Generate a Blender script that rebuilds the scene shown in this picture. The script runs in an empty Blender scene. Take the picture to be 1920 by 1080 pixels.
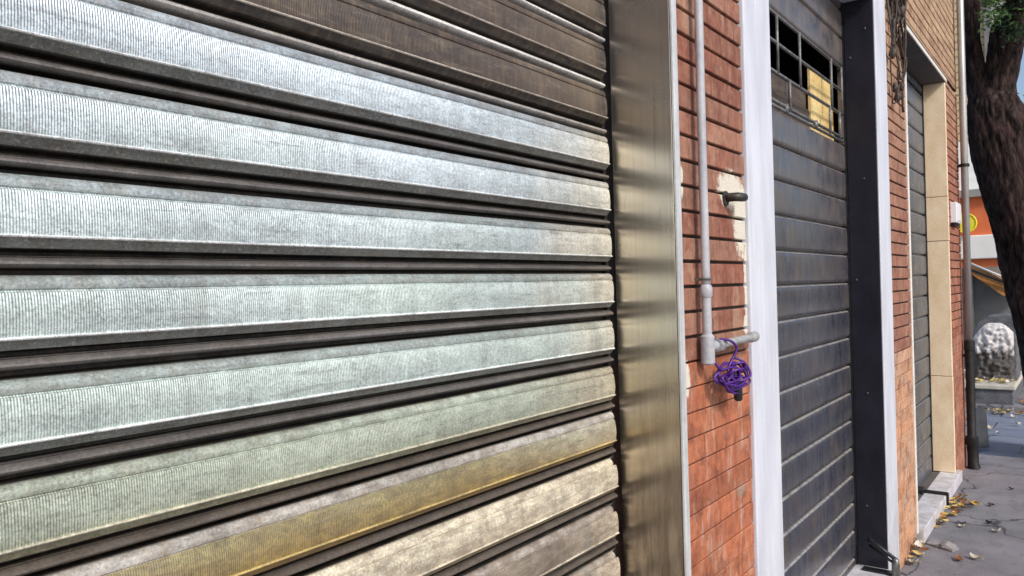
import bpy, bmesh, math, random
from mathutils import Vector, Matrix, noise
random.seed(7)
scene = bpy.context.scene
COL = scene.collection

# ------------------------------------------------------------------ camera
yaw, roll = math.radians(36.9), math.radians(-1.55)
F = Vector((-math.sin(yaw), math.cos(yaw), 0))
R0 = Vector((math.cos(yaw), math.sin(yaw), 0)); U0 = R0.cross(F)
R = R0*math.cos(roll) + U0*math.sin(roll)
U = U0*math.cos(roll) - R0*math.sin(roll)
cd = bpy.data.cameras.new('camera'); cam = bpy.data.objects.new('camera', cd); COL.objects.link(cam)
cd.lens = 27.0; cd.sensor_width = 36.0; cd.clip_start = 0.02; cd.clip_end = 600
m = Matrix((R, U, -F)).transposed().to_4x4(); m.translation = Vector((0.85, 0, 1.59))
cam.matrix_world = m
scene.camera = cam

# ------------------------------------------------------------------ sky, sun, exposure
SUN = Vector((0.70, -0.34, 0.63)).normalized()
w = bpy.data.worlds.new('World'); scene.world = w; w.use_nodes = True
nt = w.node_tree; bg = nt.nodes['Background']
sky = nt.nodes.new('ShaderNodeTexSky'); sky.sky_type = 'NISHITA'; sky.sun_disc = False
sky.sun_elevation = math.asin(SUN.z); sky.sun_rotation = math.atan2(SUN.x, SUN.y)
sky.dust_density = 2.6; sky.air_density = 0.95
nt.links.new(sky.outputs[0], bg.inputs[0]); bg.inputs[1].default_value = 0.115
sl = bpy.data.lights.new('sun', 'SUN'); sl.energy = 1.8; sl.angle = math.radians(10); sl.color = (1, .985, .965)
so = bpy.data.objects.new('sun', sl); COL.objects.link(so)
so.rotation_euler = SUN.to_track_quat('Z', 'Y').to_euler()
vs = scene.view_settings; vs.view_transform = 'Standard'; vs.look = 'None'; vs.gamma = 1.0
vs.use_curve_mapping = False; vs.exposure = 0.5

# ------------------------------------------------------------------ node helpers
class NT:
    def __init__(s, name):
        s.m = bpy.data.materials.new(name); s.m.use_nodes = True
        s.t = s.m.node_tree; s.b = s.t.nodes['Principled BSDF']
    def n(s, typ, **kw):
        o = s.t.nodes.new(typ)
        for k, v in kw.items(): setattr(o, k, v)
        return o
    def l(s, a, b): s.t.links.new(a, b)
    def put(s, sock, v):
        if hasattr(v, 'is_linked') or hasattr(v, 'links'): s.l(v, sock)
        else: sock.default_value = v
    def math(s, op, a, b=0.0, c=0.0):
        o = s.n('ShaderNodeMath', operation=op)
        s.put(o.inputs[0], a); s.put(o.inputs[1], b); s.put(o.inputs[2], c)
        return o.outputs[0]
    def pos(s): return s.n('ShaderNodeNewGeometry').outputs['Position']
    def scaled(s, v, sc):
        o = s.n('ShaderNodeVectorMath', operation='MULTIPLY'); s.l(v, o.inputs[0]); o.inputs[1].default_value = sc
        return o.outputs[0]
    def noise(s, v, scale, detail=4, rough=.55):
        o = s.n('ShaderNodeTexNoise'); s.l(v, o.inputs['Vector'])
        o.inputs['Scale'].default_value = scale; o.inputs['Detail'].default_value = detail
        o.inputs['Roughness'].default_value = rough
        return o.outputs['Fac']
    def range(s, v, a, b, c=0., d=1.):
        o = s.n('ShaderNodeMapRange'); s.put(o.inputs[0], v)
        for i, x in enumerate((a, b, c, d)): o.inputs[i+1].default_value = x
        return o.outputs[0]
    def mix(s, f, a, b, blend='MIX'):
        o = s.n('ShaderNodeMix', data_type='RGBA', blend_type=blend)
        s.put(o.inputs[0], f)
        for k, v in ((6, a), (7, b)):
            if isinstance(v, tuple): v = (*v[:3], 1)
            s.put(o.inputs[k], v)
        return o.outputs[2]
    def attr(s, name):
        return s.n('ShaderNodeAttribute', attribute_name=name)
    def bump(s, h, strength, dist, prev=None):
        o = s.n('ShaderNodeBump'); o.inputs['Strength'].default_value = strength
        o.inputs['Distance'].default_value = dist; s.l(h, o.inputs['Height'])
        if prev: s.l(prev, o.inputs['Normal'])
        return o.outputs[0]
    def fin(s, col=None, rough=.6, metal=0., nrm=None, spec=None):
        if col is not None:
            if isinstance(col, tuple): col = (*col[:3], 1)
            s.put(s.b.inputs['Base Color'], col)
        s.put(s.b.inputs['Roughness'], rough); s.put(s.b.inputs['Metallic'], metal)
        if nrm: s.l(nrm, s.b.inputs['Normal'])
        if spec is not None: s.b.inputs['Specular IOR Level'].default_value = spec
        return s.m

def weathered(name, c1, c2, scale=6, rough=.6, metal=0., bump=.3, bdist=.004, stretch=(1, 1, 1), fine=60, spec=None):
    k = NT(name); p = k.scaled(k.pos(), stretch)
    a = k.noise(p, scale, 6, .6); b = k.noise(k.pos(), fine, 4, .6)
    f = k.range(k.math('ADD', k.math('MULTIPLY', a, .7), k.math('MULTIPLY', b, .3)), .36, .64)
    return k.fin(k.mix(f, c1, c2), rough, metal, k.bump(b, bump, bdist), spec)

# ------------------------------------------------------------------ materials
def mat_shutter():
    k = NT('galvanised_slats'); p = k.pos()
    tint = k.attr('tint').outputs['Color']; zone = k.attr('zone').outputs['Fac']
    sp = k.noise(p, 210, 3, .7); sp2 = k.noise(k.scaled(p, (1, .5, 1.6)), 34, 5, .65)
    drip = k.noise(k.scaled(p, (1, 26, 2.2)), 2.2, 5, .6); big = k.noise(k.scaled(p, (1, .8, 2.5)), 3.1, 4, .5)
    v = k.math('ADD', k.range(sp, .28, .72, .66, 1.26), k.range(sp2, .3, .7, -.16, .16))
    v = k.math('ADD', v, k.range(drip, .3, .7, -.10, .10)); v = k.math('ADD', v, k.range(big, .3, .7, -.2, .16))
    col = k.mix(1., tint, k.mix(0., (1, 1, 1), (1, 1, 1)), 'MULTIPLY')
    vm = k.n('ShaderNodeVectorMath', operation='SCALE'); k.l(col, vm.inputs[0]); k.l(v, vm.inputs['Scale'])
    # dark specks and scuffs
    spk = k.noise(k.scaled(p, (1, .7, 1.4)), 95, 2, .5)
    gm = k.attr('grime').outputs['Fac']; gn = k.noise(k.scaled(p, (1, 1.2, 3.2)), 16, 6, .7); gs = k.noise(k.scaled(p, (1, 9, 1.6)), 9, 5, .7)  # real grime, and on the upper slats the painted reflection's mottling
    gmask = k.math('MULTIPLY', gm, k.math('ADD', k.range(gn, .40, .60, 0, .8), k.range(gs, .52, .68, 0, .4)))
    col = k.mix(gmask, vm.outputs[0], k.mix(k.range(gs, .4, .6), (.075, .055, .04), (.20, .14, .085)))
    cs = k.noise(k.scaled(p, (1, 4.5, .45)), 2.6, 6, .66)
    col = k.mix(k.range(cs, .56, .74, 0, .40), col, (.20, .19, .165))
    sm = k.noise(k.scaled(p, (1, 1.1, 14)), 5.5, 5, .7)
    col = k.mix(k.range(sm, .55, .69, 0, .46), col, (.10, .098, .09))
    mot = k.noise(p, 320, 2, .6)
    col = k.mix(k.range(mot, .54, .70, 0, .42), col, (.085, .088, .088))
    mo2 = k.noise(k.scaled(p, (1, .8, 1.3)), 130, 3, .7)
    col = k.mix(k.range(mo2, .55, .72, 0, .38), col, (.10, .10, .098))
    lt = k.noise(p, 170, 3, .7)
    col = k.mix(k.math('MULTIPLY', k.range(lt, .56, .70, 0, .42), k.math('MULTIPLY', k.range(k.attr('metal').outputs['Fac'], .2, .36), k.math('SUBTRACT', 1.0, zone))), col, (.74, .74, .70))
    # pale streaky scuffs on the grimy and brown-tinted plates
    pl = k.noise(k.scaled(p, (1, .9, 9)), 7, 6, .75)
    col = k.mix(k.math('MULTIPLY', gm, k.range(pl, .55, .70, 0, .55)), col, (.42, .36, .27))
    # pressed vertical ribbing in the face of each slat
    wv = k.n('ShaderNodeTexWave', wave_type='BANDS', bands_direction='Y', wave_profile='SIN')
    k.l(p, wv.inputs['Vector']); wv.inputs['Scale'].default_value = 90.0
    wv.inputs['Distortion'].default_value = .6; wv.inputs['Detail'].default_value = 1.0; wv.inputs['Detail Scale'].default_value = .3
    rib = k.math('MULTIPLY', wv.outputs['Fac'], k.attr('rib').outputs['Fac'])
    n1 = k.bump(rib, .6, .0015)
    n2 = k.bump(k.math('ADD', k.math('MULTIPLY', sp2, .6), k.math('MULTIPLY', sp, .4)), .16, .0016, n1)
    rough = k.math('ADD', k.range(sp2, .3, .7, .38, .54), k.math('MULTIPLY', gm, .22))
    return k.fin(col, rough, k.attr('metal').outputs['Fac'], n2)

def mat_brick():
    k = NT('fired_brick'); p = k.pos()
    c = k.attr('tint').outputs['Color']
    a = k.noise(p, 30, 6, .65); b = k.noise(p, 160, 4, .7); st = k.noise(k.scaled(p, (1, 6.5, 1.5)), 3.4, 7, .68)
    v = k.math('ADD', k.range(a, .3, .7, .76, 1.2), k.range(b, .3, .7, -.14, .14))
    vm = k.n('ShaderNodeVectorMath', operation='SCALE'); k.l(c, vm.inputs[0]); k.l(v, vm.inputs['Scale'])
    sep = k.n('ShaderNodeSeparateXYZ'); k.l(p, sep.inputs[0]); Y, Z = sep.outputs[1], sep.outputs[2]
    # chalky lime runs, stronger low down
    low = k.range(Z, 1.15, 1.45, 1, 0)
    run = k.math('MULTIPLY', k.range(st, .54, .72, 0, .8), k.math('ADD', k.math('MULTIPLY', low, .8), .2))
    col = k.mix(run, vm.outputs[0], (.62, .47, .38))
    col = k.mix(k.range(k.noise(k.scaled(p, (1, 1, 1.4)), 8, 6, .7), .50, .62, 0, .6), col, (.17, .05, .03))
    col = k.mix(k.range(k.noise(k.scaled(p, (1, 1, .7)), 6.3, 6, .72), .53, .66, 0, .5), col, (.52, .34, .23))
    up = k.noise(k.scaled(p, (1, 6, 1.1)), 5.2, 7, .74)
    col = k.mix(k.range(up, .54, .66, 0, .4), col, (.40, .27, .19))
    col = k.mix(k.range(up, .47, .36, 0, .6), col, (.10, .045, .032))
    col = k.mix(k.range(k.noise(k.scaled(p, (1, 2, 2)), 24, 4, .7), .60, .70, 0, .5), col, (.09, .04, .03))
    # plaster smear round the pipe stub and along the marble
    nz = k.math('MULTIPLY', k.math('SUBTRACT', k.noise(p, 34, 7, .75), .5), 3.2)
    def ell(y, z, ry, rz):
        dy = k.math('DIVIDE', k.math('SUBTRACT', Y, y), ry); dz = k.math('DIVIDE', k.math('SUBTRACT', Z, z), rz)
        return k.math('ADD', k.math('ADD', k.math('MULTIPLY', dy, dy), k.math('MULTIPLY', dz, dz)), nz)
    d = k.math('MINIMUM', ell(2.235, 1.865, .10, .055), ell(2.315, 1.78, .065, .115))
    d = k.math('MINIMUM', d, ell(2.35, 1.60, .022, .16)); d = k.math('MINIMUM', d, ell(2.335, 1.455, .022, .03))
    d = k.math('MINIMUM', d, ell(1.885, 1.335, .022, .05))
    d = k.math('MINIMUM', d, ell(1.885, 1.86, .015, .045))
    patch = k.range(d, .70, 1.25, 1, 0)
    col = k.mix(k.range(ell(2.26, .965, .04, .022), .4, 1.2, .6, 0), col, (.30, .26, .20))
    col = k.mix(patch, col, k.mix(k.range(b, .3, .7), (.58, .52, .42), (.76, .71, .60)))
    return k.fin(col, .82, 0, k.bump(k.math('ADD', a, k.math('MULTIPLY', b, .5)), .55, .004), .3)

def mat_pavement():
    k = NT('worn_pavement'); p = k.pos()
    a = k.noise(p, 2.2, 6, .6); b = k.noise(p, 120, 4, .7); c = k.noise(k.scaled(p, (1.6, .6, 1)), 7, 5, .6)
    v = k.mix(k.range(a, .35, .65), (.115, .112, .13), (.235, .225, .25))
    v = k.mix(k.range(c, .54, .68, 0, .65), v, (.10, .09, .095))
    v = k.mix(k.range(b, .3, .7, 0, .45), v, (.30, .29, .29))
    v = k.mix(k.range(k.noise(p, 38, 2, .5), .66, .72, 0, .7), v, (.05, .045, .045))
    vo = k.n('ShaderNodeTexVoronoi', feature='DISTANCE_TO_EDGE'); wn = k.n('ShaderNodeTexNoise'); wn.inputs['Scale'].default_value = 3.5; wn.inputs['Detail'].default_value = 6; k.l(p, wn.inputs['Vector'])
    ad = k.n('ShaderNodeVectorMath', operation='ADD'); k.l(p, ad.inputs[0]); k.l(k.scaled(wn.outputs['Color'], (.5, .5, 0)), ad.inputs[1]); k.l(ad.outputs[0], vo.inputs['Vector']); vo.inputs['Scale'].default_value = 1.1
    v = k.mix(k.range(vo.outputs['Distance'], .004, .012, .8, 0), v, (.03, .028, .03))
    return k.fin(v, .8, 0, k.bump(k.math('ADD', b, c), .6, .008), .3)

def mat_setts():
    k = NT('basalt_setts'); p = k.pos()
    br = k.n('ShaderNodeTexBrick'); k.l(p, br.inputs['Vector'])
    br.inputs['Scale'].default_value = 1.0; br.inputs['Brick Width'].default_value = .62; br.inputs['Row Height'].default_value = .42
    br.inputs['Mortar Size'].default_value = .012; br.inputs['Mortar Smooth'].default_value = .4
    br.inputs['Color1'].default_value = (.15, .18, .26, 1); br.inputs['Color2'].default_value = (.21, .235, .31, 1)
    br.inputs['Mortar'].default_value = (.035, .035, .045, 1)
    a = k.noise(p, 14, 6, .65)
    c = k.mix(k.range(a, .35, .7, 0, .55), br.outputs['Color'], (.25, .27, .33))
    h = k.math('SUBTRACT', a, k.math('MULTIPLY', br.outputs['Fac'], 1.2))
    return k.fin(c, .45, 0, k.bump(h, .6, .012))

ANISO = 0.0
def mat_steel():
    k = NT('brushed_steel'); p = k.pos()
    s_ = k.noise(k.scaled(p, (1, 1, .7)), 6, 5, .6); g = k.noise(k.scaled(p, (420, 60, .8)), 1.0, 2, .5)
    c = k.mix(k.range(s_, .3, .7), (.80, .71, .57), (.88, .80, .67))
    c = k.mix(k.range(g, .3, .7, 0, .30), c, (.46, .38, .30))
    sc = k.noise(k.scaled(p, (30, 30, 1.6)), 2.2, 6, .7)
    c = k.mix(k.range(sc, .58, .70, 0, .35), c, (.30, .25, .21))
    sep = k.n('ShaderNodeSeparateXYZ'); k.l(p, sep.inputs[0])
    ground_tone = k.math('MULTIPLY', k.range(sep.outputs[2], .75, 1.45, 1, 0), k.range(k.noise(k.scaled(p, (8, 8, 1.5)), 4, 6, .65), .34, .6, .35, .85))
    c = k.mix(ground_tone, c, (.12, .092, .072))  # dark reflection of the lower slats painted in, growing downward
    top_refl = k.math('MULTIPLY', k.range(sep.outputs[2], 1.95, 2.25, 0, 1), k.range(s_, .3, .65, .35, .8))
    c = k.mix(top_refl, c, (.33, .285, .275))  # lavender-brown reflection of the upper slats painted into the colour
    tg = k.n('ShaderNodeTangent', direction_type='RADIAL', axis='Z'); k.l(tg.outputs[0], k.b.inputs['Tangent'])
    k.b.inputs['Anisotropic'].default_value = .75; k.b.inputs['Anisotropic Rotation'].default_value = ANISO
    return k.fin(c, k.range(s_, .3, .7, .22, .30), 1.0)

def mat_dark_slats(name, a, b, cc, edge, dust):
    k = NT(name); p = k.pos()
    st = k.noise(k.scaled(p, (1, 9, 1.3)), 4.0, 6, .65); bl = k.noise(p, 7, 5, .6); fi = k.noise(p, 150, 3, .6)
    c = k.mix(k.range(st, .34, .66), a, b)
    c = k.mix(k.range(bl, .48, .68, 0, .8), c, cc)
    c = k.mix(k.range(fi, .4, .7, 0, .22), c, (.24, .22, .21))
    wr = k.attr('wear').outputs['Fac']; wn = k.noise(k.scaled(p, (1, 3, 1)), 12, 5, .65)  # 'wear' holds the painted lip highlight
    c = k.mix(k.math('MULTIPLY', wr, k.range(wn, .3, .6, .35, 1.0)), c, edge)  # pale highlight painted along the slat lips
    sep = k.n('ShaderNodeSeparateXYZ'); k.l(p, sep.inputs[0])
    c = k.mix(k.math('MULTIPLY', k.range(sep.outputs[2], 1.35, 2.7, 0, .75), k.range(bl, .35, .6, .35, 1)), c, dust)
    cr = k.noise(k.scaled(p, (1, 22, .9)), 3.2, 5, .6)
    c = k.mix(k.range(cr, .60, .74, 0, .22), c, edge)
    return k.fin(c, k.range(bl, .3, .7, .23, .40), .42, k.bump(fi, .12, .001))

def mat_bark():
    k = NT('furrowed_bark'); p = k.pos()
    a = k.noise(k.scaled(p, (1, 1, .28)), 26, 7, .7); v = k.n('ShaderNodeTexVoronoi', feature='DISTANCE_TO_EDGE')
    wp = k.n('ShaderNodeVectorMath', operation='ADD'); k.l(k.scaled(p, (1, 1, .3)), wp.inputs[0]); k.l(k.scaled(k.n('ShaderNodeTexNoise').outputs['Color'], (.06, .06, .06)), wp.inputs[1])
    k.l(wp.outputs[0], v.inputs['Vector']); v.inputs['Scale'].default_value = 22
    e = k.range(v.outputs['Distance'], 0, .35)
    h = k.math('ADD', k.math('MULTIPLY', a, 1.15), k.math('MULTIPLY', e, .14))
    c = k.mix(k.range(h, .50, .82), (.007, .0045, .0045), (.085, .055, .047))
    c = k.mix(k.range(k.noise(p, 5, 4, .6), .5, .7, 0, .5), c, (.085, .045, .045))
    return k.fin(c, .9, 0, k.bump(h, 1., .03), .2)

def mat_leaf():
    k = NT('tree_leaf'); c = k.attr('tint').outputs['Color']
    k.b.inputs['Transmission Weight'].default_value = 0.0
    return k.fin(c, .42)

def mat_yellow_leaf(name, a, b):
    k = NT(name); oi = k.n('ShaderNodeObjectInfo')
    return k.fin(k.mix(oi.outputs['Random'], a, b), .6)

def mat_marble(name='white_marble', a=(.69, .705, .765), b=(.56, .57, .63)):
    k = NT(name); p = k.pos()
    v = k.noise(k.scaled(p, (3, 3, .7)), 3.5, 7, .6); g = k.noise(p, 120, 3, .6); st = k.noise(k.scaled(p, (1, 20, .8)), 2.5, 5, .6)
    c = k.mix(k.range(v, .35, .65), b, a); c = k.mix(k.range(st, .54, .72, 0, .5), c, (.50, .48, .47))
    sep = k.n('ShaderNodeSeparateXYZ'); k.l(p, sep.inputs[0])
    spl = k.math('MULTIPLY', k.range(sep.outputs[2], .0, .75, 1, 0), k.range(k.noise(k.scaled(p, (1, 1, .6)), 14, 6, .7), .38, .62, 0, .75))
    c = k.mix(spl, c, (.36, .33, .30))
    c = k.mix(k.range(g, .62, .7, 0, .35), c, (.38, .36, .35))
    return k.fin(c, .42, 0, k.bump(g, .12, .002))

def mat_band_facade():
    k = NT('tile_clad_facade'); p = k.pos()
    sep = k.n('ShaderNodeSeparateXYZ'); k.l(p, sep.inputs[0])
    s = k.math('PINGPONG', k.math('MULTIPLY', sep.outputs[2], 1.0), .095)
    c = k.mix(k.range(s, .012, .03), (.22, .16, .07), (.60, .50, .28))
    c = k.mix(k.range(k.noise(p, 3, 4, .6), .4, .7, 0, .4), c, (.45, .40, .30))
    return k.fin(c, .8)

def mat_whitewash():
    k = NT('whitewashed_rubble'); p = k.pos()
    sep = k.n('ShaderNodeSeparateXYZ'); k.l(p, sep.inputs[0])
    a = k.noise(p, 8, 6, .7); b = k.noise(p, 24, 5, .7)
    e = k.math('ADD', sep.outputs[2], k.math('MULTIPLY', k.math('SUBTRACT', a, .5), .55))
    c = k.mix(k.range(b, .35, .62), (.50, .46, .44), (.82, .79, .77))
    d = k.mix(k.range(b, .35, .65), (.035, .03, .03), (.16, .145, .13))
    return k.fin(k.mix(k.range(e, .60, .68), d, c), .9, 0, k.bump(b, .8, .03))

M = {}
M['shutter'] = mat_shutter(); M['brick'] = mat_brick(); M['pave'] = mat_pavement(); M['setts'] = mat_setts()
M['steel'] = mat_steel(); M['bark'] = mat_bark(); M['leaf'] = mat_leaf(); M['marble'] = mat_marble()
M['sill'] = mat_marble('threshold_marble', (.74, .72, .76), (.60, .58, .62))
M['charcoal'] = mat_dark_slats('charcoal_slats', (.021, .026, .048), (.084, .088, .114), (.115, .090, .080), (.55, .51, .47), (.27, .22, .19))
M['slate'] = mat_dark_slats('slate_blue_slats', (.055, .075, .105), (.10, .125, .165), (.075, .085, .10), (.19, .22, .25), (.12, .15, .19))
M['mortar'] = weathered('dark_mortar', (.03, .022, .02), (.075, .055, .045), 20, .95)
M['mortar_low'] = weathered('brick_red_mortar', (.05, .022, .015), (.12, .05, .03), 20, .95)
M['trim'] = weathered('pale_trim', (.48, .48, .48), (.74, .74, .73), 8, .35, .2, .1, .001, (6, 6, .6))
M['rubber'] = weathered('black_channel', (.008, .008, .008), (.018, .016, .015), 12, .6)
M['darkreveal'] = weathered('dark_painted_sheet', (.007, .0065, .013), (.017, .016, .026), 9, .38, .1, .15, .002, (1, 1, .5))
M['screw'] = weathered('bare_screw', (.05, .05, .055), (.10, .10, .11), 80, .4, .6)
M['pvc'] = weathered('grey_conduit', (.30, .30, .33), (.50, .50, .52), 14, .45, 0, .15, .001, (1, 1, .6), 90)
M['oldpipe'] = weathered('weathered_pipe', (.24, .235, .23), (.46, .45, .44), 40, .5, .1, .3, .001)
M['ironstub'] = weathered('black_iron_stub', (.02, .017, .015), (.07, .06, .055), 60, .5, .3)
M['purple'] = weathered('purple_sleeve', (.038, .007, .12), (.10, .022, .25), 50, .40, 0, .1, .001)
M['blackplastic'] = weathered('black_plastic', (.010, .010, .011), (.022, .022, .024), 50, .38)
M['grille'] = weathered('grey_grille_paint', (.10, .10, .105), (.22, .21, .21), 30, .45, .3)
M['wood'] = weathered('brown_board', (.05, .033, .024), (.12, .09, .07), 8, .7, 0, .3, .002, (1, 1, 6))
M['yellow'] = weathered('yellow_board', (.58, .38, .12), (.86, .68, .32), 5, .55)
M['inside'] = weathered('unlit_interior', (.02, .018, .017), (.04, .036, .033), 5, .9)
M['travertine'] = weathered('beige_travertine', (.70, .50, .30), (.86, .70, .49), 7, .7, 0, .35, .004, (1, 1, .5))
M['soffit'] = weathered('grey_plaster_soffit', (.085, .07, .065), (.12, .10, .09), 6, .85)
M['cream_edge'] = weathered('cream_stone_edge', (.66, .60, .52), (.80, .75, .68), 9, .6)
M['boxwhite'] = weathered('white_box_paint', (.74, .73, .74), (.82, .81, .82), 10, .4)
M['zinc'] = weathered('zinc_downpipe', (.34, .34, .33), (.52, .51, .49), 8, .42, .5, .2, .001, (1, 1, .3))
M['castiron'] = weathered('cast_iron', (.010, .010, .011), (.03, .028, .028), 18, .5, .4, .3, .002)
M['blacksteel'] = weathered('black_steel_bar', (.012, .012, .013), (.03, .03, .032), 40, .4, .4)
M['greysteel'] = weathered('grey_steel', (.10, .10, .09), (.26, .26, .24), 40, .4, .6)
M['wire'] = weathered('dark_wire', (.022, .014, .010), (.07, .045, .033), 60, .6)
M['concrete'] = weathered('grey_render', (.15, .15, .15), (.24, .235, .225), 3, .9)
M['darkcap'] = weathered('dark_coping', (.075, .078, .09), (.17, .17, .18), 9, .85, 0, .7, .02)
M['stone'] = weathered('pale_kerb_stone', (.26, .24, .22), (.44, .41, .37), 7, .85, 0, .6, .01)
M['kerbtop'] = weathered('worn_step_edge', (.40, .37, .31), (.60, .56, .48), 10, .8)
M['orange'] = weathered('orange_wall_paint', (.60, .135, .045), (.70, .19, .07), 4, .75)
M['whitewall'] = weathered('white_wall_paint', (.74, .73, .68), (.82, .81, .77), 3, .7)
M['greyroof'] = weathered('pale_roof_sheet', (.55, .55, .50), (.68, .67, .62), 3, .6)
M['eave'] = weathered('varnished_eave', (.34, .13, .025), (.50, .23, .06), 6, .5, 0, .2, .003, (5, 1, 1))
M['eavedark'] = weathered('dark_gutter', (.02, .015, .01), (.05, .035, .025), 8, .5)
M['signyellow'] = weathered('yellow_disc', (.80, .68, .02), (.85, .75, .05), 8, .4)
M['chip'] = weathered('broken_paver', (.13, .12, .12), (.32, .30, .29), 14, .85)
M['leaf_y'] = mat_yellow_leaf('dry_yellow_leaf', (.42, .27, .05), (.58, .44, .17))
M['leaf_o'] = mat_yellow_leaf('dry_brown_leaf', (.14, .06, .03), (.36, .13, .03))
M['leaf_p'] = mat_yellow_leaf('pale_bleached_leaf', (.55, .52, .46), (.40, .36, .26))
M['leaf_d'] = mat_yellow_leaf('dark_dead_leaf', (.04, .03, .03), (.07, .045, .04))
M['ground_tone'] = weathered('far_ground', (.10, .10, .10), (.16, .155, .15), .8, .95)

# ------------------------------------------------------------------ mesh helpers
class MB:
    def __init__(s): s.v = []; s.f = []; s.mi = []; s.at = {}
    def add(s, vs, fs, mi=0, **attrs):
        b = len(s.v); s.v += [tuple(v) for v in vs]
        s.f += [tuple(b+i for i in f) for f in fs]; s.mi += [mi]*len(fs)
        for k, val in attrs.items():
            lst = s.at.setdefault(k, [])
            lst += [None]*(b-len(lst))
            lst += list(val) if isinstance(val, list) else [val]*len(vs)
        return s
    def box(s, x0, x1, y0, y1, z0, z1, mi=0, **a):
        v = [(x, y, z) for x in (x0, x1) for y in (y0, y1) for z in (z0, z1)]
        return s.add(v, [(0,1,3,2), (4,6,7,5), (0,4,5,1), (2,3,7,6), (0,2,6,4), (1,5,7,3)], mi, **a)
    def prism(s, poly, axis, a0, a1, mi=0, **a):
        n = len(poly); mk = {'x': lambda p, t: (t, p[0], p[1]), 'y': lambda p, t: (p[0], t, p[1]), 'z': lambda p, t: (p[0], p[1], t)}[axis]
        v = [mk(p, a0) for p in poly] + [mk(p, a1) for p in poly]
        f = [(i, (i+1) % n, n+(i+1) % n, n+i) for i in range(n)] + [tuple(range(n))[::-1], tuple(range(n, 2*n))]
        return s.add(v, f, mi, **a)
    def tube(s, path, r, seg=12, mi=0, closed=False, **a):
        path = [Vector(p) for p in path]; n = len(path)
        rs = r if isinstance(r, (list, tuple)) else [r]*n
        up = None; vs = []
        for i, p in enumerate(path):
            if closed: t = path[(i+1) % n]-path[i-1]
            else: t = path[min(i+1, n-1)]-path[max(i-1, 0)]
            t.normalize()
            if up is None: up = t.orthogonal().normalized()
            up = (up - t*up.dot(t)).normalized(); b = t.cross(up)
            for j in range(seg):
                q = 2*math.pi*j/seg
                vs.append(p+(up*math.cos(q)+b*math.sin(q))*rs[i])
        fs = []
        for i in range(n if closed else n-1):
            k = (i+1) % n
            for j in range(seg): fs.append((i*seg+j, i*seg+(j+1) % seg, k*seg+(j+1) % seg, k*seg+j))
        if not closed: fs += [tuple(range(seg))[::-1], tuple((n-1)*seg+j for j in range(seg))]
        return s.add(vs, fs, mi, **a)
    def build(s, name, mats, parent=None, smooth=False, bevel=0., autosmooth=None):
        me = bpy.data.meshes.new(name); me.from_pydata(s.v, [], s.f)
        for mt in (mats if isinstance(mats, list) else [mats]): me.materials.append(mt)
        me.polygons.foreach_set('material_index', s.mi)
        for k, lst in s.at.items():
            lst += [None]*(len(s.v)-len(lst))
            if isinstance(next(x for x in lst if x is not None), tuple):
                at = me.attributes.new(k, 'FLOAT_COLOR', 'POINT'); flat = []
                for c in lst: flat += [*(c or (1, 1, 1)), 1.0]
                at.data.foreach_set('color', flat)
            else:
                at = me.attributes.new(k, 'FLOAT', 'POINT'); at.data.foreach_set('value', [x or 0. for x in lst])
        bm = bmesh.new(); bm.from_mesh(me); bmesh.ops.recalc_face_normals(bm, faces=bm.faces); bm.to_mesh(me); bm.free()
        if smooth: me.polygons.foreach_set('use_smooth', [True]*len(me.polygons))
        me.update()
        o = bpy.data.objects.new(name, me); COL.objects.link(o)
        if parent: o.parent = parent; o.matrix_parent_inverse = Matrix.Translation(-parent.location)
        if bevel:
            md = o.modifiers.new('bevel', 'BEVEL'); md.width = bevel; md.segments = 2; md.limit_method = 'ANGLE'; md.angle_limit = math.radians(40)
        if autosmooth:
            me.polygons.foreach_set('use_smooth', [True]*len(me.polygons))
            try:
                me.set_sharp_from_angle(angle=math.radians(autosmooth))
            except Exception: pass
        return o
def tag(o, label=None, cat=None, group=None, kind=None):
    for k, v in (('label', label), ('category', cat), ('group', group), ('kind', kind)):
        if v: o[k] = v
    return o
def empty(name, loc, label, cat, group=None):
    o = bpy.data.objects.new(name, None); o.empty_display_size = .1; COL.objects.link(o); o.location = loc
    return tag(o, label, cat, group)
def arc(c, ru, rv, u, v, a0, a1, n):
    c, u, v = Vector(c), Vector(u), Vector(v)
    return [c+u*ru*math.cos(a0+(a1-a0)*i/(n-1))+v*rv*math.sin(a0+(a1-a0)*i/(n-1)) for i in range(n)]
def N(x, y, z): return noise.noise(Vector((x, y, z)))

# ================================================================== SETTING: ground
def sheet(name, x0, x1, y0, y1, z, mat, nx=1, ny=1, amp=0.):
    b = MB(); vs = []; fs = []
    for i in range(nx+1):
        for j in range(ny+1):
            x = x0+(x1-x0)*i/nx; y = y0+(y1-y0)*j/ny
            vs.append((x, y, z+amp*N(x*1.7, y*1.7, 3)))
    for i in range(nx):
        for j in range(ny):
            a = i*(ny+1)+j; fs.append((a, a+1, a+ny+2, a+ny+1))
    b.add(vs, fs); return b.build(name, mat, smooth=True)
tag(sheet('ground', -150, 150, -150, 250, -.16, M['ground_tone']), kind='structure')
b = MB(); b.box(-.4, 3.2, -4, 7.95, -.30, 0)
tag(b.build('pavement', M['pave'], bevel=.012), kind='structure')
b = MB(); b.box(-1.2, -.4, -4, 7.4, -.3, -.01); tag(b.build('building_footing', M['ground_tone']), kind='structure')
tag(sheet('street', -20, 30, 7.95, 10.9, -.055, M['setts'], 40, 12, .018), kind='structure')
tag(sheet('road', 3.2, 12, -20, 7.95, -.12, M['setts'], 10, 30, .01), kind='structure')
b = MB(); b.box(-12, 14, 10.9, 24, -.3, .02); tag(b.build('far_pavement', M['pave'], bevel=.015), kind='structure')

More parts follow.
